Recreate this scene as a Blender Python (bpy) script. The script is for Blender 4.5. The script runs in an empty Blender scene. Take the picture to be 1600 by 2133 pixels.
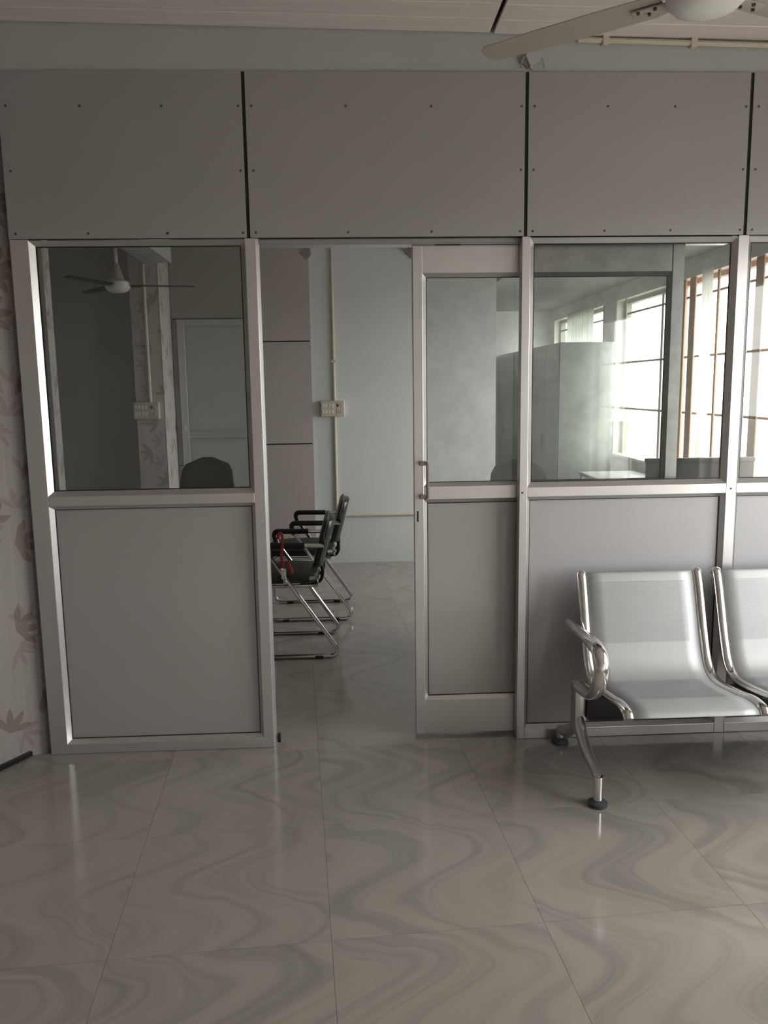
import bpy, bmesh, math, random
from mathutils import Vector, Matrix, Euler
random.seed(7)
S = bpy.context.scene
COL = S.collection
PI = math.pi

# ------------------------------------------------------------------ camera, world, light, exposure
CAM_D, CAM_H, YAW, PITCH, ROLL, FPX = 3.2404, 1.4999, 0.0446, 0.1534, -0.0143, 1679.97
def cam_axes():
    cy, sy, cp, sp = math.cos(YAW), math.sin(YAW), math.cos(PITCH), math.sin(PITCH)
    f = Vector((sy*cp, cy*cp, -sp)); r = Vector((cy, -sy, 0)); u = r.cross(f)
    cr, sr = math.cos(ROLL), math.sin(ROLL)
    return cr*r + sr*u, -sr*r + cr*u, f
rr, uu, ff = cam_axes()
cam = bpy.data.cameras.new('camera'); co = bpy.data.objects.new('camera', cam); COL.objects.link(co)
cam.sensor_fit = 'HORIZONTAL'; cam.sensor_width = 36; cam.lens = 36*FPX/1600; cam.clip_start = .05
m = Matrix((rr, uu, -ff)).transposed().to_4x4(); m.translation = (0, -CAM_D, CAM_H); co.matrix_world = m
S.camera = co

W = bpy.data.worlds.new('overcast_sky'); S.world = W; W.use_nodes = True
bg = W.node_tree.nodes['Background']; bg.inputs[0].default_value = (1.0, .99, .955, 1); bg.inputs[1].default_value = 6.0
S.view_settings.view_transform = 'Standard'; S.view_settings.look = 'None'
S.view_settings.gamma = 1; S.view_settings.use_curve_mapping = False
S.view_settings.exposure = 0.66
S.cycles.max_bounces = 10; S.cycles.diffuse_bounces = 5; S.cycles.glossy_bounces = 5; S.cycles.transparent_max_bounces = 16
S.cycles.caustics_reflective = False; S.cycles.caustics_refractive = False
S.cycles.sample_clamp_indirect = 6
XW = 2.45                                          # inner face of the window wall
WIN = [(-4.75, -3.55, .55, 2.12), (-2.2, -.35, .55, 2.12), (1.25, 2.9, .45, 2.235), (2.98, 4.1, .85, 2.235), (4.45, 6.3, .9, 2.235)]   # y0,y1,z0,z1
for (a, b, c, d) in WIN:                           # daylight portals: they give no light, they guide sky sampling
    L = bpy.data.lights.new('daylight_portal', 'AREA'); L.shape = 'RECTANGLE'; L.size = d-c; L.size_y = b-a
    L.cycles.is_portal = True
    o = bpy.data.objects.new('daylight_portal', L); COL.objects.link(o)
    o.location = (XW+.19, (a+b)/2, (c+d)/2); o.rotation_euler = (0, PI/2, 0)

# ------------------------------------------------------------------ node helpers
class NT:
    def __init__(s, name):
        s.m = bpy.data.materials.new(name); s.m.use_nodes = True; s.t = s.m.node_tree
        s.t.nodes.clear(); s.out = s.t.nodes.new('ShaderNodeOutputMaterial')
    def n(s, typ, ins=None, **kw):
        nd = s.t.nodes.new('ShaderNode'+typ)
        for k, v in kw.items(): setattr(nd, k, v)
        for k, v in (ins or {}).items():
            if hasattr(v, 'links') or isinstance(v, bpy.types.NodeSocket): s.t.links.new(v, nd.inputs[k])
            else: nd.inputs[k].default_value = v
        return nd
    def mth(s, op, a, b=0.0, c=0.0):
        return s.n('Math', {0: a, 1: b, 2: c}, operation=op).outputs[0]
    def mix(s, f, a, b):
        nd = s.n('Mix', data_type='RGBA'); 
        for k, v in ((0, f), (6, a), (7, b)):
            if isinstance(v, bpy.types.NodeSocket): s.t.links.new(v, nd.inputs[k])
            else: nd.inputs[k].default_value = v
        return nd.outputs[2]
    def end(s, sh):
        s.t.links.new(sh, s.out.inputs[0]); return s.m
def c4(c): return (c[0], c[1], c[2], 1)
def pbr(name, col, rough=.5, metal=0., spec=.5, var=.04, scale=6., bump=0., bscale=200., coat=0.):
    g = NT(name); tc = g.n('TexCoord').outputs['Object']
    nz = g.n('TexNoise', {'Vector': tc, 'Scale': scale, 'Detail': 4.}).outputs[0]
    lo = c4([x*(1-var) for x in col]); hi = c4([min(1, x*(1+var)) for x in col])
    cc = g.mix(nz, lo, hi)
    ins = {'Base Color': cc, 'Roughness': rough, 'Metallic': metal, 'Specular IOR Level': spec, 'Coat Weight': coat}
    if bump:
        bz = g.n('TexNoise', {'Vector': tc, 'Scale': bscale, 'Detail': 2.}).outputs[0]
        ins['Normal'] = g.n('Bump', {'Height': bz, 'Strength': bump, 'Distance': .002}).outputs[0]
    return g.end(g.n('BsdfPrincipled', ins).outputs[0])

def glass_mat(name, haze=.03, tint=(.93, .95, .94)):
    g = NT(name); tc = g.n('TexCoord').outputs['Object']
    nz = g.n('TexNoise', {'Vector': tc, 'Scale': 5., 'Detail': 6., 'Roughness': .65}).outputs[0]
    d = g.mth('MULTIPLY', g.mth('POWER', nz, 2.0), haze*4)
    tr = g.n('BsdfTransparent', {'Color': c4(tint)}).outputs[0]
    df = g.n('BsdfTranslucent', {'Color': (.75, .77, .75, 1)}).outputs[0]
    a = g.n('MixShader', {0: d, 1: tr, 2: df}).outputs[0]
    gl = g.n('BsdfGlossy', {'Color': (1, 1, 1, 1), 'Roughness': .02}).outputs[0]
    fr = g.n('Fresnel', {'IOR': 1.42}).outputs[0]
    return g.end(g.n('MixShader', {0: fr, 1: a, 2: gl}).outputs[0])

def floor_mat():
    g = NT('polished_wave_tile'); tc = g.n('TexCoord').outputs['Object']
    rnd = g.n('ObjectInfo').outputs['Random']
    sp = g.n('SeparateXYZ', {0: tc}); x, y = sp.outputs[0], sp.outputs[1]
    r7 = g.mth('MULTIPLY', rnd, 37.0)
    off = g.n('CombineXYZ', {0: x, 1: y, 2: r7}).outputs[0]
    nz = g.n('TexNoise', {'Vector': off, 'Scale': 3.2, 'Detail': 2.}).outputs[0]
    ph = g.mth('ADD', g.mth('MULTIPLY', y, 2*PI/.46), g.mth('ADD', g.mth('MULTIPLY', nz, 2.2), g.mth('MULTIPLY', rnd, 2.5)))
    wav = g.mth('MULTIPLY', g.mth('SINE', ph), .125)
    v = g.mth('ADD', g.mth('ADD', x, wav), g.mth('MULTIPLY', nz, .22))
    cv = g.n('CombineXYZ', {0: g.mth('MULTIPLY', v, 9.5), 1: g.mth('MULTIPLY', y, .7), 2: r7}).outputs[0]
    b = g.n('TexNoise', {'Vector': cv, 'Scale': 1.0, 'Detail': 4., 'Roughness': .6}).outputs[0]
    rp = g.n('ValToRGB', {0: b}); e = rp.color_ramp.elements
    e[0].position = .28; e[0].color = (.25, .236, .212, 1); e[1].position = .70; e[1].color = (.362, .338, .306, 1)
    k = rp.color_ramp.elements.new(.50); k.color = (.338, .316, .285, 1)
    k = rp.color_ramp.elements.new(.43); k.color = (.302, .285, .257, 1)
    return g.end(g.n('BsdfPrincipled', {'Base Color': rp.outputs[0], 'Roughness': .13, 'Specular IOR Level': .55}).outputs[0])

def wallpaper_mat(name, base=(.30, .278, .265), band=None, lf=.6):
    g = NT(name); uv = g.n('UVMap').outputs[0]
    sp = g.n('SeparateXYZ', {0: uv})
    def layer(scale, L, nb, half, shift, wid):
        vec = g.n('VectorMath', {0: uv, 1: (shift, shift*.7, 0)}, operation='ADD').outputs[0]
        vo = g.n('TexVoronoi', {'Vector': vec, 'Scale': scale, 'Randomness': .9}, voronoi_dimensions='2D')
        loc = g.n('VectorMath', {0: vec, 1: vo.outputs['Position']}, operation='SUBTRACT').outputs[0]
        rc = g.n('SeparateXYZ', {0: vo.outputs['Color']})
        ang = g.mth('ADD', g.mth('MULTIPLY', rc.outputs[0], 2.4), 2.2)
        ro = g.n('VectorRotate', {'Vector': loc, 'Angle': ang}, rotation_type='Z_AXIS').outputs[0]
        q = g.n('SeparateXYZ', {0: ro})
        r = g.n('VectorMath', {0: ro}, operation='LENGTH').outputs['Value']
        th = g.mth('ARCTAN2', q.outputs[1], q.outputs[0])
        st = 2*PI/nb
        tm = g.mth('SUBTRACT', g.mth('MODULO', g.mth('ADD', th, 20*PI), st), st/2)
        al = g.mth('DIVIDE', g.mth('MULTIPLY', r, g.mth('COSINE', tm)), L)
        pe = g.mth('DIVIDE', g.mth('ABSOLUTE', g.mth('MULTIPLY', r, g.mth('SINE', tm))), L)
        lim = g.mth('MULTIPLY', g.mth('MULTIPLY', al, g.mth('SUBTRACT', 1.0, al)), wid)
        mk = g.mth('LESS_THAN', pe, lim)
        mk = g.mth('MULTIPLY', mk, g.mth('LESS_THAN', g.mth('ABSOLUTE', th), half))
        return mk, rc.outputs[1]
    m1, r1 = layer(4.2, .105, 9, 1.25, .0, .62)
    m2, r2 = layer(5.0, .085, 8, 1.5, 3.3, .50)
    nz = g.n('TexNoise', {'Vector': uv, 'Scale': 2.5, 'Detail': 3.}).outputs[0]
    b = g.mix(nz, c4([x*.93 for x in base]), c4([min(1, x*1.06) for x in base]))
    st = g.mth('MULTIPLY', g.mth('GREATER_THAN', g.mth('SINE', g.mth('MULTIPLY', sp.outputs[0], 60.)), .2), .10)
    b = g.mix(st, b, c4([x*.6 for x in base]))
    b = g.mix(g.mth('MULTIPLY', m2, .35), b, c4((base[0]*.50, base[1]*.42, base[2]*.42)))
    lc = g.mix(r1, c4((base[0]*.42, base[1]*.36, base[2]*.22)), c4((base[0]*.46, base[1]*.34, base[2]*.30)))
    b = g.mix(g.mth('MULTIPLY', m1, lf), b, lc)
    if band:
        b = g.mix(g.mth('GREATER_THAN', sp.outputs[1], band), b, (.40, .38, .50, 1))
    return g.end(g.n('BsdfPrincipled', {'Base Color': b, 'Roughness': .55, 'Specular IOR Level': .3}).outputs[0])

def perforated_mat():
    g = NT('perforated_silver_steel'); uv = g.n('UVMap').outputs[0]
    sp = g.n('SeparateXYZ', {0: uv}); u, v = sp.outputs[0], sp.outputs[1]
    p = .0055
    row = g.mth('FLOOR', g.mth('DIVIDE', v, p))
    us = g.mth('ADD', g.mth('DIVIDE', u, p), g.mth('MULTIPLY', row, .5))
    fu = g.mth('SUBTRACT', g.mth('FRACT', us), .5); fv = g.mth('SUBTRACT', g.mth('FRACT', g.mth('DIVIDE', v, p)), .5)
    d = g.mth('SQRT', g.mth('ADD', g.mth('MULTIPLY', fu, fu), g.mth('MULTIPLY', fv, fv)))
    dot = g.mth('LESS_THAN', d, .27)
    def rng(w, a, b): return g.mth('MULTIPLY', g.mth('GREATER_THAN', w, a), g.mth('LESS_THAN', w, b))
    zone = g.mth('MULTIPLY', rng(u, .05, .425), g.mth('ADD', rng(v, .055, .30), rng(v, .47, .72)))
    msk = g.mth('MULTIPLY', dot, zone)
    met = g.n('BsdfPrincipled', {'Base Color': (.40, .412, .42, 1), 'Metallic': .3, 'Roughness': .47}).outputs[0]
    tr = g.n('BsdfTransparent').outputs[0]
    return g.end(g.n('MixShader', {0: msk, 1: met, 2: tr}).outputs[0])

def plank_mat():
    g = NT('pale_pink_ceiling_plank'); tc = g.n('TexCoord').outputs['Object']
    mp = g.n('Mapping', {'Vector': tc, 'Scale': (1.2, 40., 1.)}).outputs[0]
    nz = g.n('TexNoise', {'Vector': mp, 'Scale': 1.5, 'Detail': 4.}).outputs[0]
    b = g.mix(nz, (.70, .62, .595, 1), (.93, .86, .83, 1))
    return g.end(g.n('BsdfPrincipled', {'Base Color': b, 'Roughness': .35}).outputs[0])

def curtain_mat(name, col):
    g = NT(name)
    d = g.n('BsdfDiffuse', {'Color': c4(col)}).outputs[0]; t = g.n('BsdfTranslucent', {'Color': c4(col)}).outputs[0]
    return g.end(g.n('MixShader', {0: .8, 1: d, 2: t}).outputs[0])

M = dict(
    panel=pbr('silver_grey_composite_panel', (.375, .37, .352), .5, .2, .4, .03, 3.),
    panel2=pbr('lilac_grey_composite_panel', (.42, .42, .437), .48, .2, .4, .03, 3.),
    alu=pbr('anodised_aluminium', (.66, .65, .64), .36, .84, .5, .04, 8.),
    gasket=pbr('black_rubber', (.012, .011, .010), .6),
    dark=pbr('dark_backing', (.02, .019, .018), .8),
    screw=pbr('dull_screw_head', (.10, .095, .09), .45, .7),
    beam=pbr('pale_blue_grey_paint', (.47, .485, .465), .6, 0, .3, .05, 4.),
    bwall=pbr('blue_grey_wall_paint', (.72, .745, .75), .55, 0, .3, .04, 3.),
    rwall=pbr('warm_white_wall_paint', (.86, .83, .80), .6, 0, .3, .04, 3.),
    earth=pbr('pale_concrete_yard', (.36, .35, .33), .9, 0, .2, .2, 2.),
    soffit=pbr('grey_soffit_paint', (.34, .35, .335), .7, 0, .2),
    fwall=pbr('white_wall_paint', (.86, .87, .85), .6, 0, .3),
    dwall=pbr('dark_grey_wall', (.55, .53, .51), .6, 0, .3, .05, 3.),
    lam=pbr('taupe_laminate', (.50, .455, .44), .3, 0, .45, .05, 3.),
    lam2=pbr('grey_laminate', (.32, .31, .285), .35, 0, .45, .05, 3.),
    white=pbr('white_enamel', (.80, .79, .75), .35), ivory=pbr('ivory_plastic', (.62, .57, .49), .4),
    conduit=pbr('cream_conduit', (.60, .55, .44), .45),
    chrome=pbr('chrome', (.80, .79, .77), .16, 1.0, .5, .02),
    steel=pbr('satin_steel', (.60, .60, .59), .28, .9), foot=pbr('grey_rubber_foot', (.05, .06, .065), .5),
    vinyl=pbr('black_vinyl', (.011, .0105, .010), .36, 0, .5, .15, 30., .15), plastic=pbr('black_plastic', (.012, .012, .012), .35),
    seatv=pbr('dark_olive_vinyl', (.024, .024, .020), .45, 0, .5, .12, 20., .1),
    red=pbr('red_strap', (.33, .035, .025), .55), timber=pbr('brown_timber', (.55, .36, .26), .5, 0, .4, .2, 9.),
    handle=pbr('bronzed_steel', (.24, .21, .19), .35, .6), iron=pbr('painted_iron', (.22, .18, .15), .5, .2), skirt=pbr('black_skirting', (.008, .008, .008), .25),
    cup=pbr('pale_green_grey_steel', (.50, .52, .50), .35, .1, .5, .06, 3.), desk=pbr('mauve_grey_laminate', (.13, .115, .125), .5),
    tabletop=pbr('white_laminate', (.78, .80, .78), .3), fanb=pbr('dark_fan_blade', (.045, .04, .035), .6),
    cream=pbr('cream_enamel', (.44, .41, .36), .35), mesh=pbr('black_mesh_fabric', (.012, .013, .013), .7, 0, .3, .1, 50., .3),
    glass=glass_mat('clear_glass', .02), glassd=glass_mat('dusty_glare_glass', .10, (.90, .92, .91)), wire=pbr('grey_wire', (.35, .34, .32), .5),  # second glass: whitish haze is dust smudges plus veiling glare put into the surface
    torn=pbr('torn_plaster', (.30, .28, .25), .9, 0, .2, .3, 40.), slab=pbr('concrete_slab', (.72, .70, .67), .8),
    floor=floor_mat(), wallp=wallpaper_mat('bamboo_leaf_wallpaper', band=2.60), wallp2=wallpaper_mat('bamboo_leaf_wallpaper_inner', (.58, .54, .525), lf=.5),  # one paper in two tones: front base darkened to stand for weaker light
    perf=perforated_mat(), plank=plank_mat(), curt=curtain_mat('white_curtain_cloth', (.92, .93, .90)), fpanel=pbr('frosted_panel', (.42, .43, .41), .35),
)

# ------------------------------------------------------------------ mesh helpers
class MB:
    def __init__(s): s.v = []; s.f = []; s.uv = {}
    def quad(s, *p):
        i = len(s.v); s.v += [tuple(q) for q in p]; s.f.append(tuple(range(i, i+len(p)))); return s
    def box(s, x0, x1, y0, y1, z0, z1):
        i = len(s.v)
        s.v += [(x, y, z) for z in (z0, z1) for y in (y0, y1) for x in (x0, x1)]
        for a in ((0, 2, 3, 1), (4, 5, 7, 6), (0, 1, 5, 4), (2, 6, 7, 3), (0, 4, 6, 2), (1, 3, 7, 5)): s.f.append(tuple(i+k for k in a))
        return s
    def hexa(s, b, t):                 # two matching rings of points
        n = len(b); i = len(s.v); s.v += [tuple(p) for p in b]+[tuple(p) for p in t]
        s.f.append(tuple(i+k for k in reversed(range(n)))); s.f.append(tuple(i+n+k for k in range(n)))
        for k in range(n): s.f.append((i+k, i+(k+1) % n, i+n+(k+1) % n, i+n+k))
        return s
    def prism(s, poly, axis, a, b):    # 2-D polygon extruded along an axis
        def P(p, t): return {'x': (t, p[0], p[1]), 'y': (p[0], t, p[1]), 'z': (p[0], p[1], t)}[axis]
        return s.hexa([P(p, a) for p in poly], [P(p, b) for p in poly])
    def tube(s, pts, r, n=10, flat=1.0, closed=False):
        pts = [Vector(p) for p in pts]; N = len(pts); i0 = len(s.v)
        rad = r if isinstance(r, (list, tuple)) else [r]*N
        t0 = (pts[1]-pts[0]).normalized(); up = Vector((0, 0, 1)) if abs(t0.z) < .9 else Vector((1, 0, 0))
        a = t0.cross(up).normalized()
        for k, p in enumerate(pts):
            if closed: t = (pts[(k+1) % N]-pts[k-1]).normalized()
            else: t = (pts[min(k+1, N-1)]-pts[max(k-1, 0)]).normalized()
            a = (a-t*a.dot(t)).normalized(); b = t.cross(a)
            for j in range(n):
                w = 2*PI*j/n; q = p+a*math.cos(w)*rad[k]*flat+b*math.sin(w)*rad[k]; s.v.append(tuple(q))
        for k in range(N if closed else N-1):
            k2 = (k+1) % N
            for j in range(n):
                j2 = (j+1) % n
                s.f.append((i0+k*n+j, i0+k*n+j2, i0+k2*n+j2, i0+k2*n+j))
        if not closed:
            s.f.append(tuple(i0+j for j in reversed(range(n)))); s.f.append(tuple(i0+(N-1)*n+j for j in range(n)))
        return s
    def lathe(s, prof, c=(0, 0, 0), n=28, axis='z'):
        i0 = len(s.v); K = len(prof)
        for (r, z) in prof:
            for j in range(n):
                w = 2*PI*j/n; a, b = r*math.cos(w), r*math.sin(w)
                q = (a, b, z) if axis == 'z' else ((a, z, b) if axis == 'y' else (z, a, b))
                s.v.append((c[0]+q[0], c[1]+q[1], c[2]+q[2]))
        for k in range(K-1):
            for j in range(n):
                j2 = (j+1) % n; s.f.append((i0+k*n+j, i0+k*n+j2, i0+(k+1)*n+j2, i0+(k+1)*n+j))
        s.f.append(tuple(i0+j for j in reversed(range(n)))); s.f.append(tuple(i0+(K-1)*n+j for j in range(n)))
        return s
    def mesh(s, name, mat, bevel=0, smooth=True, seg=2):
        me = bpy.data.meshes.new(name); me.from_pydata(s.v, [], s.f)
        bm = bmesh.new(); bm.from_mesh(me)
        bmesh.ops.recalc_face_normals(bm, faces=bm.faces)
        if bevel:
            bmesh.ops.bevel(bm, geom=[e for e in bm.edges if len(e.link_faces) == 2 and e.calc_face_angle(0) > .5], offset=bevel, segments=seg, affect='EDGES', profile=.5)
        bm.to_mesh(me); bm.free()
        me.materials.append(M[mat])
        if smooth and not 0 < bevel < .0035:
            me.polygons.foreach_set('use_smooth', [True]*len(me.polygons)); me.set_sharp_from_angle(angle=.4 if bevel else .6)
        return me
    def build(s, name, mat, parent=None, bevel=0, smooth=True, **k):
        return add(name, s.mesh(name, mat, bevel, smooth), parent, **k)
def add(name, me, parent=None, loc=None, rot=None, label=None, cat=None, group=None, kind=None):
    o = bpy.data.objects.new(name, me); COL.objects.link(o)
    if parent: o.parent = parent
    if loc: o.location = loc
    if rot: o.rotation_euler = rot
    for k, v in (('label', label), ('category', cat), ('group', group), ('kind', kind)):
        if v: o[k] = v
    return o
def thing(name, label, cat, loc=(0, 0, 0), rz=0, group=None, kind=None):
    return add(name, None, None, loc, (0, 0, rz), label, cat, group, kind)
def copy_tree(o, parent=None):
    c = o.copy(); COL.objects.link(c); c.parent = parent
    for ch in [x for x in COL.objects if x.parent == o]: copy_tree(ch, c)
    return c
def fillet(pts, r, n=6):
    pts = [Vector(p) for p in pts]; out = [pts[0]]
    rs = r if isinstance(r, (list, tuple)) else [r]*len(pts)
    for i in range(1, len(pts)-1):
        p, a, b = pts[i], pts[i-1]-pts[i], pts[i+1]-pts[i]
        d = min(rs[i], a.length*.49, b.length*.49); A = p+a.normalized()*d; B = p+b.normalized()*d
        for k in range(n+1):
            t = k/n; out.append(A*(1-t)**2+p*2*t*(1-t)+B*t*t)
    out.append(pts[-1]); return out
def BX(name, mat, parent, x0, x1, y0, y1, z0, z1, bevel=0, **k):
    return MB().box(x0, x1, y0, y1, z0, z1).build(name, mat, parent, bevel, **k)

# ------------------------------------------------------------------ the setting: floor
floor = BX('floor', 'dark', None, -4.3, 2.65, -5.3, 6.7, -.06, -.012, kind='structure')
floor['label'] = 'glossy beige wave patterned tile floor through both rooms'
TA, TX, TY, TP = .0634, -.7076, -.6649, .6
tile = MB().box(-.29955, .29955, -.29955, .29955, -.012, 0).mesh('floor_tile', 'floor', smooth=False)
e1 = Vector((math.cos(TA), math.sin(TA))); e2 = Vector((-math.sin(TA), math.cos(TA)))
for i in range(-7, 7):
    for j in range(-9, 14):
        p = Vector((TX, TY))+e1*TP*(i+.5)+e2*TP*(j+.5)
        if p.x < -4.0 or p.x > 2.72 or p.y < -5.2 or p.y > 6.6: continue
        if p.y < .2 and p.x < -1.45+.55*p.y-.45: continue
        if p.y > 0 and p.x < -3.2: continue
        add('floor_tile', tile, floor, (p.x, p.y, 0), (0, 0, TA))

# ceiling: slab and pale planks, falling gently to the right
SL = .0179
def cz(x): return 2.821-SL*(x+.186)
ceiling = BX('ceiling', 'slab', None, -4.3, 2.65, -5.2, 6.7, 2.97, 3.05, kind='structure')
ceiling['label'] = 'pale pink plank ceiling above the grey partition'
def plank_mesh(x0, x1, dz):
    b = MB(); z0, z1 = cz(x0)+dz, cz(x1)+dz
    poly = lambda x, z: [(x, -.0585, z+.012), (x, -.0585, z+.003), (x, -.055, z), (x, .055, z), (x, .0585, z+.003), (x, .0585, z+.012)]
    b.hexa(poly(x0, z0), poly(x1, z1)); return b.mesh('ceiling_plank', 'plank', smooth=False)
pl, pr_ = plank_mesh(-4.0, .566, 0), plank_mesh(.582, 2.45, -.004)
for k in range(44):
    for me in (pl, pr_): add('ceiling_plank', me, ceiling, (0, -.059-k*.1175, 0))

# wall_left: narrow return beside the partition, then an oblique wall towards the viewer
def wall_strip(name, path, z0, z1, th, mat, **k):
    b = MB(); u = 0; uvs = []
    for (p, q) in zip(path[:-1], path[1:]):
        p, q = Vector(p), Vector(q); d = (q-p); L = d.length; n = Vector((d.y, -d.x)).normalized()*th
        i = len(b.v)
        b.v += [(p.x, p.y, z0), (q.x, q.y, z0), (q.x, q.y, z1), (p.x, p.y, z1)]
        b.f.append((i, i+1, i+2, i+3)); uvs.append([(u, z0), (u+L, z0), (u+L, z1), (u, z1)])
        pp, qq = p-n, q-n; j = len(b.v)
        b.v += [(pp.x, pp.y, z0), (qq.x, qq.y, z0), (qq.x, qq.y, z1), (pp.x, pp.y, z1)]
        b.f.append((j+3, j+2, j+1, j)); uvs.append([(u, z0)]*4)
        for a, c in ((0, 1), (1, 2), (2, 3), (3, 0)):
            b.f.append((i+a, j+a, j+c, i+c)); uvs.append([(u, z0)]*4)
        u += L
    me = bpy.data.meshes.new(name); me.from_pydata(b.v, [], b.f); ul = me.uv_layers.new(name='UVMap')
    for f, uvf in zip(me.polygons, uvs):
        for li, t in zip(f.loop_indices, uvf): ul.data[li].uv = t
    me.materials.append(M[mat]); return add(name, me, **k)
wl = wall_strip('wall_left', [(-1.262, .048), (-1.347, -.004), (-1.42, -.127), (-4.2, -5.15)], 0, 3.0, -.12, 'wallp', kind='structure')
wl['label'] = 'left wall papered with pale bamboo leaf print'
b = MB(); d = Vector((-1.42+1.347, -.127+.004)).normalized(); d2 = Vector((-4.2+1.42, -5.15+.127)).normalized()
n1 = Vector((-d.y, d.x))*.016; n2 = Vector((-d2.y, d2.x))*.016
if n1.x < 0: n1, n2 = -n1, -n2
P = [Vector((-1.347, -.004)), Vector((-1.42, -.127)), Vector((-4.2, -5.15))]
b.hexa([(P[0].x, P[0].y, .005), ((P[0]+n1).x, (P[0]+n1).y, .005), ((P[1]+n1).x, (P[1]+n1).y, .005), ((P[2]+n2).x, (P[2]+n2).y, .005), (P[2].x, P[2].y, .005), (P[1].x, P[1].y, .005)],
       [(P[0].x, P[0].y, .024), ((P[0]+n1).x, (P[0]+n1).y, .024), ((P[1]+n1).x, (P[1]+n1).y, .024), ((P[2]+n2).x, (P[2]+n2).y, .024), (P[2].x, P[2].y, .024), (P[1].x, P[1].y, .024)])
o = b.build('baseboard_left', 'skirt', smooth=False, kind='structure'); o['label'] = 'thin black skirting along the papered wall'
# papered pier continuing behind the partition at the far left
wp = wall_strip('wall_pier', [(-1.157, .105), (-1.157, .034)], 0, 2.66, -.10, 'wallp2', kind='structure'); wp['label'] = 'papered pier behind the left glass pane'
BX('wall_rear', 'rwall', None, -4.3, 2.65, -5.3, -5.18, 0, 3.0, kind='structure')['label'] = 'plain wall behind the viewer'

# wall_right with real window openings, shared by both rooms
b = MB(); y = -5.2
for (a, c, z0, z1) in WIN:
    b.box(XW, XW+.2, y, a, 0, 3.0); b.box(XW, XW+.2, a, c, 0, z0); b.box(XW, XW+.2, a, c, z1, 3.0); y = c
b.box(XW, XW+.2, y, 6.7, 0, 3.0)
b.build('wall_right', 'rwall', smooth=False, kind='structure')['label'] = 'pale window wall along the right side'
def window(n, w, mull, vbars, label, tm='timber'):
    r = thing('window_%d' % n, label, None, (XW, w[0], w[2]), kind='structure')
    def bb(nm, mt, x0, x1, y0, y1, z0, z1, bv=.003): return BX(nm, mt, r, x0-XW, x1-XW, y0-w[0], y1-w[0], z0-w[2], z1-w[2], bv)
    for (a, c) in mull: bb('mullion', tm, XW+.002, XW+.014, a, c, w[2]+.03, w[3]-.002)
    for (a, c) in ((w[0], w[0]+.04), (w[1]-.04, w[1])): bb('jamb', tm, XW+.065, XW+.125, a, c, w[2], w[3])
    bb('window_head', tm, XW+.066, XW+.124, w[0]+.04, w[1]-.04, w[3]-.035, w[3])
    bb('window_sill', 'white', XW-.03, XW+.19, w[0]+.005, w[1]-.005, w[2]-.0, w[2]+.025)
    for z in (1.28, 1.69, 2.12):
        MB().tube([(.09, .04, z-w[2]), (.09, w[1]-w[0]-.04, z-w[2])], .009, 8).build('grille_bar', 'iron', r)
    for yv in vbars:
        MB().tube([(.09, yv-w[0], .02), (.09, yv-w[0], w[3]-w[2]-.035)], .010, 8).build('grille_bar', 'iron', r)
    return r
window(5, WIN[0], [(-4.17, -4.13)], [-4.45, -3.85], 'barred window of the front room further from the partition', 'cream')  # out of view, added to throw frontal light on posts and panels
window(1, WIN[1], [(-1.37, -1.33)], [-1.85, -.88], 'wide barred window of the front room beside the bench', 'cream')
window(2, WIN[2], [(1.52, 1.61), (1.74, 1.79), (2.09, 2.115), (2.265, 2.295), (2.45, 2.545), (2.62, 2.70)], [], 'row of tall narrow window lights between brown timber posts')
window(3, WIN[3], [(3.86, 3.885)], [3.25], 'bright barred window beside the steel cupboards', 'cream')
window(4, WIN[4], [(4.45, 4.50)], [5.3], 'curtained far window', 'cream')
def curtain(y0, y1, z0, z1, label, x=XW-.03):
    b = MB(); n = max(8, int((y1-y0)*90)); pts = []
    for k in range(n+1):
        t = y0+(y1-y0)*k/n; pts.append((x+.012*math.sin(t*75), t))
    for (a, c) in zip(pts[:-1], pts[1:]): b.quad((a[0], a[1], z0), (c[0], c[1], z0), (c[0], c[1], z1), (a[0], a[1], z1))
    o = b.build('curtain', 'curt', label=label, cat='curtain')
    md = o.modifiers.new('thickness', 'SOLIDIFY'); md.thickness = .002
    return o
curtain(2.125, 2.255, .93, 2.26, 'white curtain strip between brown window posts left of the thick post')
curtain(1.625, 1.72, 1.07, 2.26, 'white curtain strip seen through the glass at the right edge')
curtain(4.72, 5.62, .93, 2.26, 'broad white curtain drawn over the far window above the cupboards')

g_ = BX('ground', 'earth', None, XW+.2, 60, -40, 45, -.6, -.5, kind='structure'); g_['label'] = 'pale concrete ground outside the windows'
# back room shell
YB = 3.62
wb = BX('wall_back', 'bwall', None, -1.50, 1.27, YB, YB+.12, 0, 3.0, kind='structure'); wb['label'] = 'blue grey back wall of the inner room'
BX('wall_back_return', 'fwall', None, 1.15, 1.27, YB+.12, 6.5, 0, 3.0, kind='structure')['label'] = 'return wall beside the cupboards'
BX('wall_far', 'fwall', None, 1.15, XW, 6.5, 6.62, 0, 3.0, kind='structure')['label'] = 'pale end wall beyond the cupboards'
BX('wall_back_left', 'dwall', None, -3.2, -1.50, 4.25, 4.37, 0, 3.0, kind='structure')['label'] = 'dark grey wall behind the inner fan'
BX('wall_back_side', 'dwall', None, -1.50, -1.40, YB+.12, 4.25, 0, 3.0, kind='structure')['label'] = 'short wall joining the dark wall and back wall'
BX('wall_inner_left', 'dwall', None, -3.3, -3.2, .0, 4.37, 0, 3.0, kind='structure')['label'] = 'dark left wall of the inner room'
BX('wall_inner_front', 'dwall', None, -3.2, -1.262, .06, .16, 0, 3.0, kind='structure')['label'] = 'wall left of the papered pier'
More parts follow.
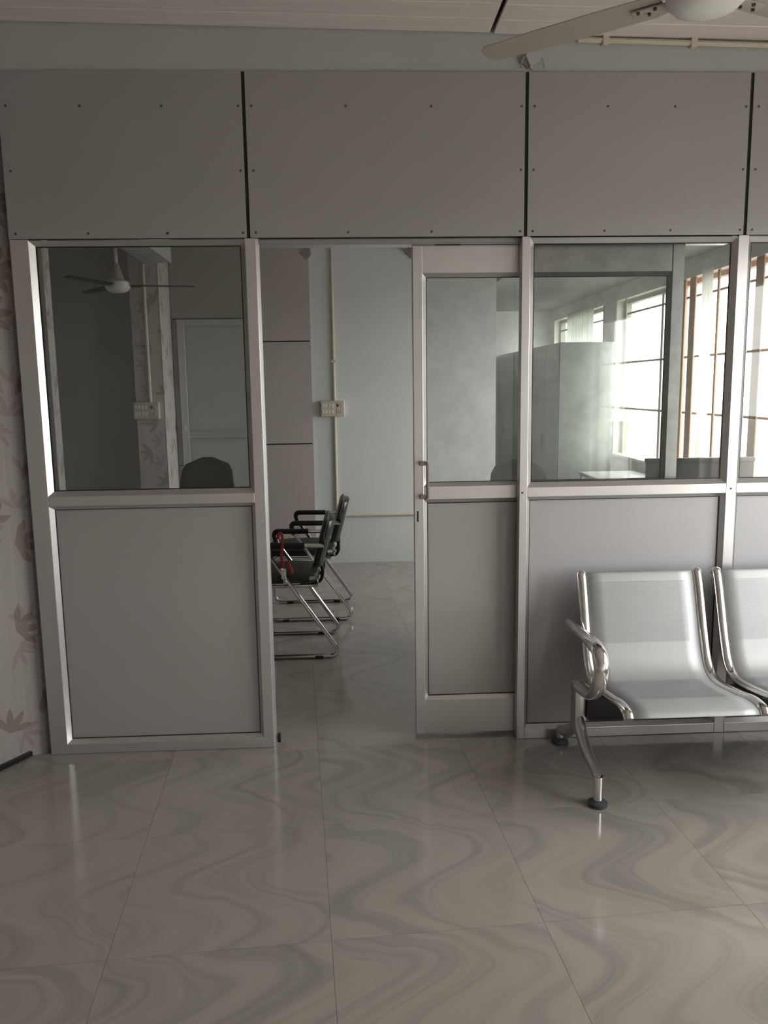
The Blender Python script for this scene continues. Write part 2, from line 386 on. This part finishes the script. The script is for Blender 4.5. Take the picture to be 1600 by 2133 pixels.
# papered column and beams of the inner room
col = wall_strip('wall_column', [(-1.643, 3.62), (-1.643, 3.2), (-1.42, 3.2), (-1.42, 3.62)], 0, 2.97, .003, 'wallp2', kind='structure'); col['label'] = 'leaf papered column in the inner room'
BX('trim_1', 'beam', None, -1.516, -1.309, .16, 3.2, 2.46, 2.97, kind='structure')['label'] = 'low ceiling beam meeting the papered column'
BX('trim_2', 'soffit', None, 1.30, XW, .26, 6.5, 2.37, 2.97, kind='structure')['label'] = 'dropped soffit above the window side'
# laminate sheets on the back wall
for (x0, x1, z0, z1, mt) in ((-.70, -.282, 1.892, 2.96, 'lam'), (-.70, -.282, 1.043, 1.882, 'lam'), (-.70, -.282, .2, 1.033, 'lam'),
                             (-1.415, -.705, 2.08, 2.96, 'lam2'), (-1.415, -1.372, .878, 2.07, 'lam2'), (-1.415, -1.372, .02, .868, 'lam2')):
    BX('laminate_sheet', mt, wb, x0, x1, YB-.022, YB-.004, z0, z1, .001)
BX('dark_joint_backing', 'dark', wb, -1.415, -.29, YB-.006, YB-.001, .2, 2.96)
for (x, z, w_) in ((-.30, 2.60, .05), (.56, 2.60, .05)):
    b = MB(); rnd = random.Random(3)
    b.prism([(x+w_*math.cos(a)*rnd.uniform(.6, 1.1), z+w_*1.1*math.sin(a)*rnd.uniform(.6, 1.1)) for a in [k*2*PI/11 for k in range(11)]], 'y', YB-.028, YB-.0)
    b.build('torn_plaster_patch', 'torn', wb, smooth=False)
o = MB().tube(fillet([(.20, YB-.012, 2.70), (.34, YB-.012, 2.655), (.50, YB-.02, 2.615)], .1), .006, 8).build('loose_cable', 'conduit', None, label='loose cream cable sagging across the top of the back wall', cat='cable')
# aluminium panelled door on the back wall
d3 = thing('door_2', 'grey panelled aluminium door on the back wall beside the papered column', None, (-1.0, YB-.03, 0), kind='structure')
def D2(nm, mt, x0, x1, y0, y1, z0, z1, bv=.002): return BX(nm, mt, d3, x0+1.0, x1+1.0, y0-YB+.03, y1-YB+.03, z0, z1, bv)
for a in (-1.37, -.76): D2('stile', 'alu', a, a+.057, YB-.045, YB-.006, .02, 2.07)
for a, c in ((2.02, 2.07), (1.10, 1.16), (.02, .12)): D2('rail', 'alu', -1.313, -.76, YB-.042, YB-.006, a, c)
for a, c in ((1.16, 2.02), (.12, 1.10)): D2('door_panel', 'fpanel', -1.313, -.76, YB-.028, YB-.012, a, c, 0)
D2('door_handle', 'chrome', -1.347, -1.334, YB-.075, YB-.046, 1.16, 1.22)

# ------------------------------------------------------------------ the partition
part = thing('wall_partition', 'grey aluminium and glass partition across the room', None, (0, 0, 0), kind='structure')
GRO = [-1.262, -.360, .711, 1.583, 2.449]
ZP0, ZP1, GAP = 2.074, 2.671, .0065
BX('backing_board', 'dark', part, -1.262, 2.449, .002, .03, ZP0+.002, ZP1)
screw = MB().lathe([(.0045, 0), (.0045, -.0012), (.003, -.002)], n=10, axis='y').mesh('screw', 'screw')
for k in range(4):
    x0 = GRO[k]+(GAP if k else 0); x1 = GRO[k+1]-(GAP if k < 3 else 0)
    pn = BX('upper_panel', 'panel', part, x0, x1, -.004, .001, ZP0, ZP1, .0008)
    xs = [x0+.022, x0+(x1-x0)*.355, x0+(x1-x0)*.66, x1-.014] if k else [-1.235, -.965, -.665, x1-.014]
    for i, x in enumerate(xs):
        for z in ((2.548, 2.318, 2.092) if i in (0, 3) else (2.548, 2.092)):
            add('screw', screw, pn, (x, -.0042, z))
# header wall above the panels
hb = BX('wall_header', 'beam', None, -1.40, XW, .004, .26, ZP1, 2.97, kind='structure'); hb['label'] = 'pale painted beam above the grey partition panels'

ZT = 2.068
posts = [(-1.262, -1.193), (-.376, -.334), (.700, .732), (1.562, 1.604), (2.40, 2.449)]
for (a, c) in posts:
    MB().prism([(a, .0), (c, .0), (c, .05), (a, .05)], 'z', .001, ZP0-.001).build('post', 'alu', part, .0012)
MB().prism([(-.334, .002), (-.326, .012), (-.326, .05), (-.334, .05)], 'z', .001, ZP0-.001).build('door_jamb_strip', 'alu', part)
for x in (.712, 1.582): add('screw', screw, part, (x, -.0002, 1.066))
bays = [(-1.193, -.376), (.732, 1.562), (1.604, 2.40)]
def bead_ring(x0, x1, z0, z1, y, dep, w, parent):
    o = [(x0, y, z0), (x1, y, z0), (x1, y, z1), (x0, y, z1)]; i = [(x0+w, y+dep, z0+w), (x1-w, y+dep, z0+w), (x1-w, y+dep, z1-w), (x0+w, y+dep, z1-w)]
    ob = [(p[0], y+dep+.004, p[2]) for p in o]; ib = [(p[0], y+dep+.004, p[2]) for p in i]
    for k in range(4):
        l = (k+1) % 4
        MB().hexa([o[k], i[k], ib[k], ob[k]], [o[l], i[l], ib[l], ob[l]]).build('glazing_bead', 'alu', parent, smooth=False)
def gasket(x0, x1, z0, z1, y, t, parent):
    b = MB()
    b.box(x0, x1, y, y+.003, z0, z0+t).box(x0, x1, y, y+.003, z1-t, z1).box(x0, x0+t, y, y+.003, z0+t, z1-t).box(x1-t, x1, y, y+.003, z0+t, z1-t)
    return b.build('gasket', 'gasket', parent, smooth=False)
BW = .018
for k, (x0, x1) in enumerate(bays):
    for (z0, z1) in ((.001, .044), (1.047, 1.088)): BX('rail', 'alu', part, x0, x1, 0, .05, z0, z1, .002)
    bead_ring(x0, x1, 1.088, ZT, .0005, .021, BW, part)
    bead_ring(x0, x1, .044, 1.047, .0005, .021, BW*.8, part)
    gl = BX('glass_pane', 'glass' if k == 0 else 'glassd', part, x0+.008, x1-.008, .027, .031, 1.096, ZT-.008, smooth=False)
    gasket(x0+BW-.001, x1-BW+.001, 1.088+BW-.001, ZT-BW+.001, .0235, .005, gl)
    lp = BX('lower_panel', 'panel2' if k else 'panel', part, x0+.008, x1-.008, .027, .031, .052, 1.04)
    gasket(x0+BW*.8-.001, x1-BW*.8+.001, .044+BW*.8-.001, 1.047-BW*.8+.001, .0235, .004, lp)
BX('door_track', 'alu', part, -.326, 1.56, .055, .125, 2.055, 2.105, .002)
BX('track_backing', 'panel', part, -.326, .70, .030, .05, 2.056, 2.073, .001)
BX('rubber_stop', 'plastic', part, -.322, -.308, .02, .05, .012, .046, .004)

# sliding door leaf, pushed half open to the right behind the fixed bay
DX0, DX1, DY, DT = .274, 1.375, .060, .040
door = thing('door_1', 'aluminium sliding door with glass top and grey lower panel, half open', None, (DX0, DY, 0), kind='structure')
def DB(nm, mt, x0, x1, z0, z1, y0=DY, y1=DY+DT, bv=.002, parent=door, **k): return BX(nm, mt, parent, x0-DX0, x1-DX0, y0-DY, y1-DY, z0, z1, bv, **k)
SW = .040
DB('stile', 'alu', DX0, DX0+SW, .012, 2.053); DB('stile', 'alu', DX1-.05, DX1, .012, 2.053)
RX0, RX1 = DX0+SW, DX1-.05
for z0, z1 in ((.012, .165), (1.036, 1.092), (1.945, 2.053)): DB('rail', 'alu', RX0, RX1, z0, z1, DY+.003)
for (z0, z1) in ((1.092, 1.945), (.165, 1.036)):
    bead_ring(RX0-DX0, RX1-DX0, z0, z1, .001, .014, .014, door)
g2 = DB('glass_pane', 'glassd', RX0+.006, RX1-.006, 1.098, 1.939, DY+.018, DY+.022, 0, smooth=False)
gasket(RX0-DX0+.013, RX1-DX0-.013, 1.105, 1.932, .0155, .004, g2)
lp = DB('lower_panel', 'panel', RX0+.006, RX1-.006, .171, 1.03, DY+.018, DY+.022, 0)
gasket(RX0-DX0+.013, RX1-DX0-.013, .178, 1.023, .0155, .005, lp)
DB('lock_slot', 'dark', DX0+.010, DX0+.017, .945, .990, DY-.0015, DY+.002, .0005)
DB('roller_gap', 'dark', .365, .465, 2.0535, 2.0555, DY-.004, DY+.02, 0)
h = MB().tube(fillet([(.022+.018, -.034, 1.196), (.052, -.036, 1.19), (.052, -.036, 1.05), (.022+.018, -.034, 1.044)], .006), .006, 10).build('door_handle', 'handle', door)
for z in (1.19, 1.052): BX('handle_mount', 'handle', h, .020, .046, -.038, .002, z-.008, z+.008, .002)

# ------------------------------------------------------------------ small wall fittings
def switchboard(name, label, x0, x1, z0, z1, y):
    r = thing(name, label, 'switchboard', ((x0+x1)/2, y, z0)); w = (x1-x0)/2; hh = z1-z0
    BX('back_box', 'ivory', r, -w, w, -.045, 0, 0, hh, .004)
    fp = BX('face_plate', 'ivory', r, -w+.004, w-.004, -.050, -.045, .004, hh-.004, .002)
    for row in range(2):
        for k in range(4):
            x = -w+.022+k*.024+(.006 if k > 1 else 0); z = hh*(.30 if row == 0 else .70)
            BX('rocker', 'white', fp, x-.009, x+.009, -.054, -.050, z-.014, z+.014, .002)
    for z in (hh*.3, hh*.7):
        so = BX('socket', 'ivory', r, w-.065, w-.018, -.053, -.050, z-.02, z+.02, .002)
        for dx, dz in ((-.009, -.006), (.009, -.006), (0, .008)):
            MB().lathe([(.0035, 0), (.0035, -.001)], (w-.0415+dx, -.053, z+dz), 8, 'y').build('socket_hole', 'plastic', so)
    BX('indicator', 'plastic', r, w-.062, w-.050, -.056, -.050, hh*.63, hh*.79, .003)
    return r
switchboard('switchboard', 'ivory switchboard on the blue grey back wall seen through the open doorway', -.213, -.015, 1.262, 1.395, YB)
switchboard('switchboard', 'ivory switchboard on the papered column behind the left glass', -1.652, -1.455, 1.281, 1.411, 3.2)
def conduit(pts, r, label, clips=()):
    o = MB().tube(pts, r, 10).build('conduit', 'conduit', None, label=label, cat='conduit')
    for (p, ax) in clips:
        x, y, z = p; MB().box(x-.012 if ax == 'x' else x-r*1.7, x+.012 if ax == 'x' else x+r*1.7, y-r*1.25, y+r, z-r*1.7 if ax == 'x' else z-.01, z+r*1.7 if ax == 'x' else z+.01).build('clip', 'ivory', o, .002)
    return o
conduit([(-.097, YB-.012, 2.96), (-.097, YB-.012, 1.395)], .012, 'cream conduit running from the ceiling down to the back wall switchboard', [((-.097, YB-.012, 1.72), 'z')])
conduit([(-.097, YB-.012, 1.262), (-.097, YB-.012, .42)], .012, 'cream conduit below the back wall switchboard')
conduit([(-.085, YB-.012, .415), (1.27, YB-.012, .415)], .011, 'cream conduit running level along the foot of the back wall')
conduit([(-1.525, 3.188, 2.45), (-1.525, 3.188, 1.411)], .013, 'cream conduit dropping to the switchboard on the papered column')
conduit([(.90, -.006, 2.783), (2.44, -.006, 2.748)], .010, 'thin cream conduit clipped under the ceiling on the beam', [((1.005, -.006, 2.781), 'x'), ((1.345, -.006, 2.773), 'x')])
# broken fitting with a wire loop on the beam above the partition
r = thing('broken_wall_fitting', 'broken grey fitting with a bare wire loop on the beam above a panel joint', 'fitting', (.723, 0, 2.70))
b = MB(); rnd = random.Random(5)
b.prism([(-.012+.040*math.cos(a)*rnd.uniform(.6, 1.1), .018+.034*math.sin(a)*rnd.uniform(.6, 1.1)) for a in [k*2*PI/12 for k in range(12)]], 'y', -.006, .006)
b.build('torn_patch', 'torn', r, smooth=False)
MB().prism([(-.02, .05), (.025, .055), (.045, .03), (.03, .005), (-.005, -.012), (-.02, .02)], 'y', -.016, -.006).build('hanging_plate', 'beam', r, .002)
MB().tube([(.045*math.cos(a)*1.0+.005, -.012, -.02+.055*math.sin(a)) for a in [PI*k/14 for k in range(15)]], .0025, 6).build('wire_loop', 'wire', r)
MB().lathe([(.006, -.02), (.006, -.01), (.003, .0)], (.0, 0, -.018), 10, 'y').build('bolt', 'chrome', r)

# ------------------------------------------------------------------ ceiling fans
def fan(name, label, loc, ang, R, rm, ceil_z, bladew, mats, drop=0., tilt=.10):
    r = thing(name, label, 'ceiling fan', loc)
    mo = MB().lathe([(0.001, -.055), (rm*.45, -.053), (rm*.8, -.042), (rm, -.022), (rm*1.02, .0), (rm*.96, .02), (rm*.7, .035), (rm*.35, .042), (.001, .042)], n=36).build('motor', mats[0], r)
    MB().lathe([(rm*.55, .035), (rm*.45, .07), (rm*.28, .12), (.018, .15), (.016, .151)], n=24).build('lower_cup', mats[1], r)
    zr = ceil_z-loc[2]
    MB().tube([(0, 0, .10), (0, 0, zr-.02)], .012, 12).build('down_rod', mats[0], r)
    MB().lathe([(.02, zr-.10), (.045, zr-.06), (.055, zr-.012), (.055, zr)], n=24).build('ceiling_cup', mats[1], r)
    for k in range(3):
        a = ang+k*2*PI/3; bl = MB(); st = [(.17, .75), (.22, .95), (.45, 1.0), (.80, .92), (.97, .78), (1.0, .45)]
        L = []
        for (t, w) in st:
            hw = bladew/2*w; z = -.004-.0*t
            L.append([(R*t, -hw, z-hw*tilt), (R*t, hw, z+hw*tilt), (R*t, hw, z+hw*tilt+.003), (R*t, -hw, z-hw*tilt+.003)])
        i0 = 0
        for q in L: bl.v += q
        n = len(L)
        for s_ in range(n-1):
            for j in range(4): bl.f.append((s_*4+j, s_*4+(j+1) % 4, s_*4+4+(j+1) % 4, s_*4+4+j))
        bl.f.append((3, 2, 1, 0)); bl.f.append(tuple((n-1)*4+j for j in range(4)))
        bo = bl.build('blade', mats[2], r, rot=(0, 0, a))
        br = MB().box(rm*.85, R*.30, -.018, .018, -.010, -.005).build('blade_bracket', mats[2], bo, .002)
        for (dx, dy) in ((.20, .012), (.235, -.012), (.27, .012)):
            MB().lathe([(.005, -.0165), (.005, -.010)], (R*dx, dy, 0), 8).build('rivet', 'screw', bo)
fan('ceiling_fan', 'white ceiling fan at the top edge above the steel bench', (.99, -.935, 2.537), math.radians(141.4), .674, .105, 2.80, .115, ('white', 'white', 'cream'))
fan('ceiling_fan', 'small ceiling fan with dark blades hanging behind the left glass', (-1.645, 2.9, 2.262), math.radians(10), .55, .088, 2.97, .11, ('white', 'cream', 'fanb'), tilt=.03)

# ------------------------------------------------------------------ steel waiting bench
SEATW = .492
PROF = [(-.075, .730), (-.082, .740), (-.092, .737), (-.115, .68), (-.150, .58), (-.178, .50), (-.200, .445), (-.222, .405), (-.255, .372), (-.300, .356), (-.36, .356), (-.44, .366), (-.52, .378), (-.58, .390), (-.63, .392), (-.665, .386), (-.680, .372)]
def smooth_path(p, n=4):
    out = []
    for i in range(len(p)-1):
        p0, p1, p2, p3 = p[max(i-1, 0)], p[i], p[i+1], p[min(i+2, len(p)-1)]
        for k in range(n):
            t = k/n
            out.append(tuple(.5*((2*p1[j])+(-p0[j]+p2[j])*t+(2*p0[j]-5*p1[j]+4*p2[j]-p3[j])*t*t+(-p0[j]+3*p1[j]-3*p2[j]+p3[j])*t**3) for j in (0, 1)))
    out.append(p[-1]); return out
SP = smooth_path(PROF)
bench = thing('waiting_bench', 'silver perforated steel waiting bench with chrome arm against the partition', 'bench', (.88, -.30, 0))
BXO, BYO = .88, -.30
def shell_mesh():
    me = bpy.data.meshes.new('seat_shell'); v = []; f = []; uv = []
    d = 0; ds = [0]
    for a, c in zip(SP[:-1], SP[1:]): d += math.hypot(c[0]-a[0], c[1]-a[1]); ds.append(d)
    nx = 6
    for (y, z) in SP:
        for k in range(nx+1): v.append((.012+(SEATW-.024)*k/nx, y, z))
    for i in range(len(SP)-1):
        for k in range(nx):
            f.append((i*(nx+1)+k, i*(nx+1)+k+1, (i+1)*(nx+1)+k+1, (i+1)*(nx+1)+k))
            uv.append([((.012+(SEATW-.024)*kk/nx), ds[ii]) for ii, kk in ((i, k), (i, k+1), (i+1, k+1), (i+1, k))])
    me.from_pydata(v, [], f); ul = me.uv_layers.new(name='UVMap')
    for p, q in zip(me.polygons, uv):
        for li, t in zip(p.loop_indices, q): ul.data[li].uv = t
    me.polygons.foreach_set('use_smooth', [True]*len(me.polygons)); me.materials.append(M['perf']); return me
SHELL = shell_mesh()
def rim_mesh():
    b = MB(); b.tube([(0, y, z) for (y, z) in SP], 0.0150, 12, flat=1.25); return b.mesh('side_rim', 'chrome')
RIM = rim_mesh()
brk = MB().box(-.02, .02, -.46, -.22, .322, .350).mesh('seat_bracket', 'plastic', .004)
for k in range(2):
    sx = .930+k*.558-BXO
    sh = add('seat_shell', SHELL, bench, (sx, -BYO, 0))
    md = sh.modifiers.new('thickness', 'SOLIDIFY'); md.thickness = .0025; md.offset = -1
    for x in (.008, SEATW-.008): add('side_rim', RIM, sh, (x, 0, 0))
    for x in (.12, .37): add('seat_bracket', brk, sh, (x, 0, 0))
MB().box(.018, 1.31, -.055, .045, .228, .322).build('beam', 'plastic', bench, .005)
def leg_tube(sgn):
    if sgn < 0:   # front leg
        return [(0, .0, .235), (0, -.035, .185), (0, -.090, .150), (0, -.150, .128), (0, -.205, .118), (0, -.245, .108), (0, -.266, .098)]
    return [(0, .0, .225), (0, .045, .165), (0, .110, .120), (0, .175, .085), (0, .225, .070), (0, .252, .062)]
for x, arm in ((-.005, True), (1.33, True)):
    up = MB().prism([(-.032, .18), (.032, .18), (.034, .30), (.036, .352), (.030, .362), (-.030, .362), (-.036, .352), (-.034, .30)], 'x', x-.022, x+.022).build('upright', 'steel', bench, .006)
    fl = MB().tube([(x+p[0], p[1], p[2]) for p in leg_tube(-1)], [.032, .030, .027, .024, .022, .020, .018], 12, flat=.75).build('leg', 'steel', bench)
    MB().tube([(x, -.266, .018), (x, -.266, .112)], .0165, 14).build('foot_stem', 'chrome', fl)
    MB().lathe([(.034, 0), (.036, .006), (.034, .014), (.022, .021), (.016, .024)], (x, -.266, 0), 20).build('foot_pad', 'foot', fl)
    rl = MB().tube([(x+p[0], p[1], p[2]) for p in leg_tube(1)], [.030, .028, .026, .024, .021, .018], 12, flat=.75).build('leg', 'steel', bench)
    MB().tube([(x, .252, .018), (x, .252, .072)], .0165, 14).build('foot_stem', 'steel', rl)
    MB().lathe([(.034, 0), (.036, .006), (.034, .018), (.022, .026), (.016, .028)], (x, .252, 0), 20).build('foot_pad', 'foot', rl)
    am = smooth_path([(.155, .560), (.10, .560), (.0, .562), (-.12, .572), (-.20, .570), (-.245, .556), (-.268, .525), (-.270, .49), (-.252, .45), (-.215, .41), (-.16, .378), (-.09, .362), (-.02, .352)], 4)
    n = len(am); rad = [.012+.012*min(1, k/(n*.30)) for k in range(n)]
    MB().tube([(x, y, z) for (y, z) in am], rad, 12, flat=1.15).build('armrest', 'chrome', bench)

# ------------------------------------------------------------------ visitor chairs (local x axis points backwards, origin under the rear bend)
def visitor_chair(label, loc, rz=0):
    r = thing('visitor_chair', label, 'chair', loc, rz, None); HW = .225
    for s in (-1, 1):
        y = s*HW
        MB().tube(fillet([(-.47, y*.9, .425), (-.515, y, .40), (-.535, y, .012), (.035, y, .012), (-.355, y, .585), (-.372, y, .645), (-.285, y, .648), (-.055, y, .642)], [0, .03, .07, .075, .02, .045, .05, 0], 7), .0115, 10).build('side_frame', 'chrome', r)
        MB().tube(fillet([(-.350, y, .575), (-.374, y, .648), (-.16, y, .645)], .06, 8), .0165, 10).build('arm_pad', 'plastic', r)
        for x in (-.42, -.095): MB().box(x-.022, x+.022, y-.014, y+.014, 0, .016).build('floor_glide', 'plastic', r, .003)
    # seat cushion
    def pad(L, thick, half, nm, mat):
        b = MB(); n = 20; K = len(L)
        return b
    seat = MB(); n = 16; rings = []
    for (t, wy) in ((-.53, .13), (-.525, .17), (-.50, .205), (-.40, .222), (-.25, .222), (-.14, .21), (-.11, .18), (-.102, .13)):
        zc = .438+.012*math.cos((t+.3)*5); th = .034 if wy > .18 else .026
        rings.append([(t, wy*math.copysign(abs(math.cos(w))**.5, math.cos(w)), zc+th*math.copysign(abs(math.sin(w))**.7, math.sin(w))) for w in [2*PI*j/n for j in range(n)]])
    for q in rings: seat.v += q
    for k in range(len(rings)-1):
        for j in range(n): seat.f.append((k*n+j, k*n+(j+1) % n, (k+1)*n+(j+1) % n, (k+1)*n+j))
    seat.f.append(tuple(reversed(range(n)))); seat.f.append(tuple((len(rings)-1)*n+j for j in range(n)))
    seat.build('seat', 'seatv', r)
    MB().tube([(-.50, -.205, .412), (-.12, -.205, .412), (-.10, -.19, .412), (-.10, .19, .412), (-.12, .205, .412), (-.50, .205, .412)], .010, 8).build('seat_rail', 'chrome', r)
    back = MB(); rings = []
    for (t, wy) in ((0, .14), (.03, .185), (.10, .212), (.35, .218), (.65, .215), (.88, .195), (.97, .16), (1.0, .11)):
        z = .500+.275*t; xc = -.100+.075*t-.0*t; th = .030 if .02 < t < .98 else .018
        rings.append([(xc+th*math.copysign(abs(math.sin(w))**.7, math.sin(w)) + .018*(1-abs(math.cos(w))**2) - .012, wy*math.copysign(abs(math.cos(w))**.5, math.cos(w)), z) for w in [2*PI*j/n for j in range(n)]])
    for q in rings: back.v += q
    for k in range(len(rings)-1):
        for j in range(n): back.f.append((k*n+j, k*n+(j+1) % n, (k+1)*n+(j+1) % n, (k+1)*n+j))
    back.f.append(tuple(reversed(range(n)))); back.f.append(tuple((len(rings)-1)*n+j for j in range(n)))
    back.build('backrest', 'vinyl', r)
    MB().tube(fillet([(-.055, -.225, .642), (-.062, -.228, .70), (-.035, -.19, .772), (-.035, .19, .772), (-.062, .228, .70), (-.055, .225, .642)], .05), .010, 8).build('back_frame', 'vinyl', r)
    for s in (-1, 1):
        MB().tube(fillet([(-.20, s*.10, .405), (-.085, s*.10, .405), (-.065, s*.10, .46), (-.085, s*.10, .56)], .05), .010, 8).build('back_support', 'plastic', r)
    return r
visitor_chair('black padded visitor chair with a red strap on its arm, nearest the doorway', (-.085, 1.36, 0))
visitor_chair('black padded visitor chair behind the strapped one, nearer the back wall', (.0, 2.10, 0))
st = thing('red_strap', 'red strap with a steel clasp hanging on the near visitor chair arm', 'strap', (-.375, 1.105, .5))
MB().tube([(p[0], 0, p[1]) for p in smooth_path([(-.012, .190), (-.004, .222), (.012, .212), (.010, .15), (.004, .09), (.012, .02)], 4)], .008, 8, flat=.6).build('ribbon', 'red', st)
MB().tube([(.035, -.004, .055), (.048, -.004, .03), (.058, -.004, -.005)], .012, 8, flat=.5).build('ribbon_end', 'red', st)
MB().box(.0, .026, -.010, .008, -.035, .025).build('clasp', 'white', st, .005)
MB().lathe([(.001, -.012), (.013, -.010), (.016, 0), (.013, .010), (.001, .012)], (.022, -.008, -.045), 14, 'y').build('clasp_ring', 'chrome', st)
MB().lathe([(.001, -.008), (.009, -.006), (.010, 0), (.001, .008)], (.004, -.008, .022), 12, 'y').build('clasp_button', 'chrome', st)

# ------------------------------------------------------------------ office chairs
def office_chair(label, loc, rz):
    r = thing('office_chair', label, 'chair', loc, rz)
    back = MB(); n = 20; rings = []
    for t in [k/12 for k in range(13)]:
        z = .56+.49*t; w = (.215-.06*t)*(1 if t < .8 else max(.0, 1-((t-.8)/.205)**2.6)**.5)+.002
        yc = .205+.06*t-.05*math.sin(t*PI); rings.append([(w*math.copysign(abs(math.cos(a))**.6, math.cos(a)), yc+.028*math.sin(a)-.03*(math.cos(a)**2)*(w/.23), z) for a in [2*PI*j/n for j in range(n)]])
    for q in rings: back.v += q
    for k in range(len(rings)-1):
        for j in range(n): back.f.append((k*n+j, k*n+(j+1) % n, (k+1)*n+(j+1) % n, (k+1)*n+j))
    back.f.append(tuple(reversed(range(n)))); back.f.append(tuple((len(rings)-1)*n+j for j in range(n)))
    back.build('backrest', 'mesh', r)
    MB().box(-.23, .23, -.24, .22, .44, .51).build('seat', 'mesh', r, .028)
    MB().tube(fillet([(0, .05, .43), (0, .27, .43), (0, .262, .62)], .06), .022, 10).build('back_bar', 'plastic', r)
    MB().tube([(0, 0, .10), (0, 0, .43)], .025, 14).build('gas_column', 'chrome', r)
    for s in (-1, 1): MB().tube(fillet([(s*.235, .03, .45), (s*.265, .03, .46), (s*.265, .05, .66), (s*.265, -.16, .665)], .03), .014, 8).build('armrest', 'plastic', r)
    for k in range(5):
        a = k*2*PI/5+.3; c_, s_ = math.cos(a), math.sin(a)
        lg = MB().tube([(0, 0, .105), (.28*c_, .28*s_, .075)], [.024, .014], 8).build('base_leg', 'plastic', r)
        MB().lathe([(.001, -.018), (.026, -.016), (.026, .016), (.001, .018)], (.28*c_, .28*s_, .026), 14, 'y').build('castor', 'plastic', lg)
        MB().tube([(.28*c_, .28*s_, .03), (.28*c_, .28*s_, .075)], .007, 8).build('castor_pin', 'plastic', lg)
    return r
office_chair('black office chair with rounded back standing behind the left glass', (-.925, 1.98, 0), math.radians(4))
office_chair('black office chair faintly seen through the dusty sliding door', (1.02, 1.45, 0), math.radians(-8))

# ------------------------------------------------------------------ furniture behind the right glass
def cupboard(label, y0, y1):
    X0, X1, H = 1.835, 2.305, 1.858
    r = thing('steel_cupboard', label, 'cupboard', ((X0+X1)/2, (y0+y1)/2, 0)); w, l = (X1-X0)/2, (y1-y0)/2
    BX('body', 'cup', r, -w, w, -l+.001, l-.001, .06, H, .006)
    BX('plinth', 'iron', r, -w+.02, w-.02, -l+.02, l-.02, 0, .06)
    for s in (-1, 1):
        d_ = BX('door', 'cup', r, -w-.012, -w-.001, -l+.015 if s < 0 else .002, -.002 if s < 0 else l-.015, .09, H-.03, .003)
        BX('handle', 'chrome', d_, -w-.035, -w-.012, s*.04-.008, s*.04+.008, .92, 1.05, .003)
    return r
cupboard('pale grey steel cupboard whose end faces the partition, behind the right glass', 3.70, 4.62)
cupboard('pale grey steel cupboard in the middle of the row behind the right glass', 4.625, 5.545)
cupboard('pale grey steel cupboard at the far end of the row, furthest from the glass', 5.55, 6.47)
t = thing('side_table', 'small white topped table beside the steel cupboards under the window', 'table', (2.10, 2.95, 0))
BX('table_top', 'tabletop', t, -.18, .28, -.40, .40, .755, .785, .004)
for sx in (-.155, .255):
    for sy in (-.37, .37): BX('leg', 'steel', t, sx-.015, sx+.015, sy-.015, sy+.015, 0, .755, .002)
c_ = thing('low_screen', 'mauve grey low screen panel standing below the windows behind the right glass', 'screen', (2.115, 1.50, 0))
BX('screen_panel', 'desk', c_, -.325, .325, -.018, .018, .08, 1.03, .003); BX('top_cap', 'desk', c_, -.33, .33, -.024, .024, 1.03, 1.056, .004)
for x in (-.25, .25): BX('foot', 'plastic', c_, x-.025, x+.025, -.15, .15, 0, .08, .006)
